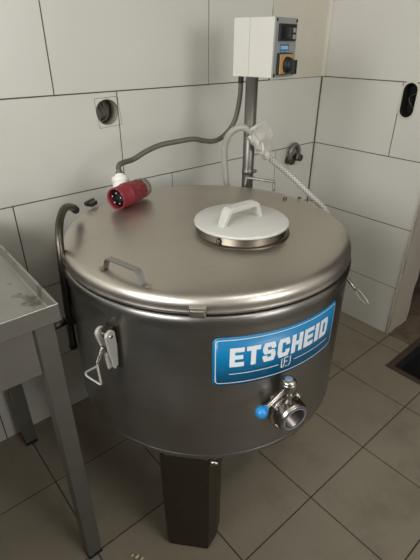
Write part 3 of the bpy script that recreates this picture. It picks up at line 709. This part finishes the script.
tb.location = (TX1, TY0, 0)
for o_ in tb.children: o_.data.transform(Matrix.Translation(((TX0 - TX1) / 2, (TY1 - TY0) / 2, 0)))
for o_ in tb.children:
    for c_ in o_.children: c_.data.transform(Matrix.Translation(((TX0 - TX1) / 2, (TY1 - TY0) / 2, 0)))
tb.rotation_euler.z = rad(-1.0)
# low cabinet added out of view to keep window light off the left floor
kb = thing('light_blocker', (-2.78, -1.3, 0), 'dark grey base cabinet with two doors, added out of view to block window light', 'blocker')
mb = MB(); mb.box((-3.2, -2.1, .08), (-2.345, -.66, .90)); mb.box((-3.15, -2.05, 0), (-2.38, -.70, .08)); mb.build('body', 'blocker', kb, bevel=.002)
mb = MB(); mb.box((-3.22, -2.12, .901), (-2.30, -.65, .935)); mb.build('worktop', 'blockertop', kb, bevel=.003)
for y_ in (-2.09, -1.375):
    mb = MB(); mb.box((-2.344, y_, .10), (-2.326, y_ + .705, .885)); dr = mb.build('door', 'blocker', kb, bevel=.002)
    mb = MB(); mb.tube([(-2.326, y_ + .08, .80), (-2.300, y_ + .08, .80), (-2.300, y_ + .20, .80), (-2.326, y_ + .20, .80)], .005, 10, 1); mb.build('handle', 'bright', dr)
# ------------------------------------------------------------------ wall fittings
jb = thing('junction_box', HC, 'round open junction box sunk in the left tiled wall', 'junction box')
mb = MB(); mb.prism([(x * .985, y * .985) for x, y in hole_poly], .0, .001, XY((HC[0], .0535, HC[2]))); mb.build('box_back', 'rubbergrey', jb)
mb = MB(); mb.lathe([(.0388, .001), (.0388, .050), (.0374, .050), (.0374, .001)], frame(HC, (0, 1, 0)), 40, closed=True); mb.build('box_ring', 'rubbergrey', jb)
mb = MB(); mb.tube([(HC[0] + .004, .05, HC[2] - .03), (HC[0] + .010, .025, HC[2] - .01), (HC[0] + .002, .03, HC[2] + .012), (HC[0] + .006, .05, HC[2] + .03)], .003, 8, 5); mb.build('wire', 'cable', jb)
mb = MB()           # scored square round the hole
for a, b in (((-1.176, 1.146), (-1.093, 1.148)), ((-1.093, 1.148), (-1.084, 1.061)), ((-1.084, 1.061), (-1.167, 1.056)), ((-1.167, 1.056), (-1.176, 1.146))):
    v = Vector((b[0] - a[0], 0, b[1] - a[1])).normalized(); nn = Vector((-v.z, 0, v.x)) * .0006
    A_, B_ = Vector((a[0], -.0003, a[1])), Vector((b[0], -.0003, b[1]))
    mb.hexa([A_ - nn, B_ - nn, B_ - nn + Vector((0, .0006, 0)), A_ - nn + Vector((0, .0006, 0)), A_ + nn, B_ + nn, B_ + nn + Vector((0, .0006, 0)), A_ + nn + Vector((0, .0006, 0))])
struct(mb, 'trim_4', 'tile_back')
so = thing('socket_cutout', SC, 'dark oblong socket cutout with loose wires in the right tiled wall', 'socket cutout')
mb = MB(); mb.prism(stadium(.0295, .0655), 0, .001, YZ((.060, SC[1], SC[2]))); mb.build('recess_back', 'dark', so)
mb = MB(); P_ = stadium(.0298, .0658); Pi = stadium(.0285, .0645); n_ = len(P_)
vs = [(.002, SC[1] + x, SC[2] + y) for x, y in P_] + [(.060, SC[1] + x, SC[2] + y) for x, y in P_] + [(.002, SC[1] + x, SC[2] + y) for x, y in Pi] + [(.060, SC[1] + x, SC[2] + y) for x, y in Pi]
fs = []
for k in range(n_):
    k2 = (k + 1) % n_; fs += [(k, k2, n_ + k2, n_ + k), (2 * n_ + k, 3 * n_ + k, 3 * n_ + k2, 2 * n_ + k2), (k, 2 * n_ + k, 2 * n_ + k2, k2)]
mb.add(vs, fs); mb.build('recess_liner', 'dark', so)
for k, (a_, b_) in enumerate(((-.012, .03), (.010, -.02))):
    mb = MB(); mb.tube([(.058, SC[1] + a_, SC[2] + b_), (.028, SC[1] - a_, SC[2] + b_ * .3), (.020, SC[1] + a_ * .5, SC[2] - b_ * .6), (.05, SC[1] + a_, SC[2] - b_ * 1.4)], .0022, 8, 6); mb.build('wire', 'black' if k else 'cable', so)
mb = MB()           # plaster fill round the cutout
def ringpoly(mb, P1, P2, x, xo):
    n_ = len(P1); vs = [(x, SC[1] + a, SC[2] + b) for a, b in P1] + [(x, SC[1] + a, SC[2] + b) for a, b in P2] + [(xo, SC[1] + a, SC[2] + b) for a, b in P1] + [(xo, SC[1] + a, SC[2] + b) for a, b in P2]
    fs = []
    for k in range(n_): k2 = (k + 1) % n_; fs += [(k, k2, n_ + k2, n_ + k), (n_ + k, n_ + k2, 3 * n_ + k2, 3 * n_ + k), (k2, k, 2 * n_ + k, 2 * n_ + k2)]
    mb.add(vs, fs)
P1 = stadium(.0302, .0662); P2 = [(a * 1.25 + .002 * sin(i * 1.3), b * 1.13 + .002 * cos(i * 1.7)) for i, (a, b) in enumerate(P1)]
ringpoly(mb, P1, P2, -.0016, .001); struct(mb, 'trim_5', 'plaster')
# pipe eye near the corner
ey = thing('wall_eye', (-.155, 0, .83), 'small grey metal eye bolted to the left wall beside the room corner', 'wall eye')
mb = MB(); cx_ = -.180
mb.tube([(cx_ - .027, -.024, .800), (cx_ - .030, -.024, .832), (cx_ - .024, -.024, .860), (cx_, -.024, .878), (cx_ + .024, -.024, .860), (cx_ + .030, -.024, .832), (cx_ + .026, -.024, .806)], .0115, 14, 6)
mb.build('eye_loop', 'conduit', ey)
mb = MB(); mb.cyl((cx_ - .026, -.040, .804), (cx_ - .026, -.001, .804), .0155, n=16, bev=.002)
mb.cyl((cx_ + .036, -.040, .814), (cx_ + .036, -.001, .814), .0170, n=16, bev=.003); mb.cyl((cx_ - .026, -.048, .804), (cx_ - .026, -.038, .804), .009, n=6)
mb.box((cx_ - .03, -.012, .794), (cx_ + .04, -.001, .822)); mb.build('eye_base', 'rod', ey, bevel=.0006)

# drain channel in the floor
dc = thing('floor_drain_channel', (DR[0] + .3, (DR[1] + DR[3]) / 2, -.001), 'dark open drain channel with a metal frame sunk in the floor by the doorway', 'floor drain')
mb = MB(); x0, y0, x1, y1 = DR; fw, fw2 = .027, .016
i0, j0, i1, j1 = x0 + fw, y0 + fw2, x1, y1 - .028
x0 += .001; y0 += .001; y1 -= .001; x1 -= .001
for a, b in (((x0, y0), (i0, y1)), ((i0, y0), (x1, j0)), ((i0, j1), (x1, y1))): mb.box((a[0], a[1], -.03), (b[0], b[1], .0012))
mb.build('channel_frame', 'grout', dc)
mb = MB(); mb.box((i0, j0, -.078), (x1, j1, -.075)); mb.box((i0, j0, -.078), (i0 + .002, j1, -.004)); mb.box((i0, j0, -.078), (x1, j0 + .002, -.004)); mb.box((i0, j1 - .002, -.078), (x1, j1, -.004)); mb.build('channel_trough', 'dark', dc)
# a few crumbs on the floor, each a thing of its own
for k, (x_, y_, s_) in enumerate(((-1.553, -.676, .0050), (-1.546, -.690, .0042), (-1.561, -.664, .0034))):
    mb = MB(); mb.sphere((x_, y_, s_ * .6), s_, 6, (1.4, .9, .6))
    for v in range(len(mb.v)):
        a = mb.v[v]; mb.v[v] = (a[0] + .001 * sin(v * 3.1), a[1] + .001 * sin(v * 1.7), max(0, a[2]))
    tag(mb.build('crumb', 'crumb'), 'pale crumb on the floor between the table leg and the tank leg', 'crumb', 'crumbs on the floor')

# ------------------------------------------------------------------ light
def area(name, loc, rot, sx, sy, power, c=(1, 1, 1)):
    l = bpy.data.lights.new(name, 'AREA'); l.shape = 'RECTANGLE'; l.size = sx; l.size_y = sy; l.energy = power; l.color = c
    o = bpy.data.objects.new(name, l); col.objects.link(o); o.location = loc; o.rotation_euler = rot; return o
area('window_daylight', (XL - .16, (WY0 + WY1) / 2, (WZ0 + WZ1) / 2), (0, -PI / 2, 0), WZ1 - WZ0, WY1 - WY0, 66, (.98, .99, 1))
area('rear_window_daylight', ((RX0 + RX1) / 2, YR - .16, (RZ0 + RZ1) / 2), (PI / 2, 0, 0), RX1 - RX0, RZ1 - RZ0, 30, (.98, .99, 1))
LX, LY = -1.15, -2.0
fx = thing('ceiling_light', (LX, LY, ZC), 'long white ceiling light fixture', 'lamp')
mb = MB(); mb.box((LX - .62, LY - .15, ZC - .06), (LX + .62, LY + .15, ZC - .001)); mb.build('lamp_housing', 'white', fx, bevel=.004)
area('ceiling_lamp', (LX, LY, ZC - .065), (0, 0, 0), 1.2, .28, 11, (1, .99, .96))
wd = bpy.data.worlds.new('World'); sc.world = wd; wd.use_nodes = True
bg = wd.node_tree.nodes['Background']; bg.inputs['Color'].default_value = (.8, .88, 1, 1); bg.inputs['Strength'].default_value = 1.

# ------------------------------------------------------------------ camera
yaw, pitch, roll, fpx = .855655, .511079, .0043028, 426.0105
d = Vector((cos(pitch) * cos(yaw), cos(pitch) * sin(yaw), -sin(pitch))); r = Vector((sin(yaw), -cos(yaw), 0)); u = r.cross(d)
r2 = r * cos(roll) + u * sin(roll); u2 = -r * sin(roll) + u * cos(roll)
cam = bpy.data.cameras.new('Camera'); co = bpy.data.objects.new('Camera', cam); col.objects.link(co)
co.matrix_world = Matrix.Translation((-1.844562, -1.328579, 1.305192)) @ Matrix((r2, u2, -d)).transposed().to_4x4()
cam.sensor_fit = 'VERTICAL'; cam.sensor_height = 24; cam.lens = fpx / 560 * 24; cam.clip_start = .02; cam.clip_end = 50
sc.camera = co
vs_ = sc.view_settings; vs_.view_transform = 'Standard'; vs_.look = 'None'; vs_.gamma = 1; vs_.exposure = 0; vs_.use_curve_mapping = False
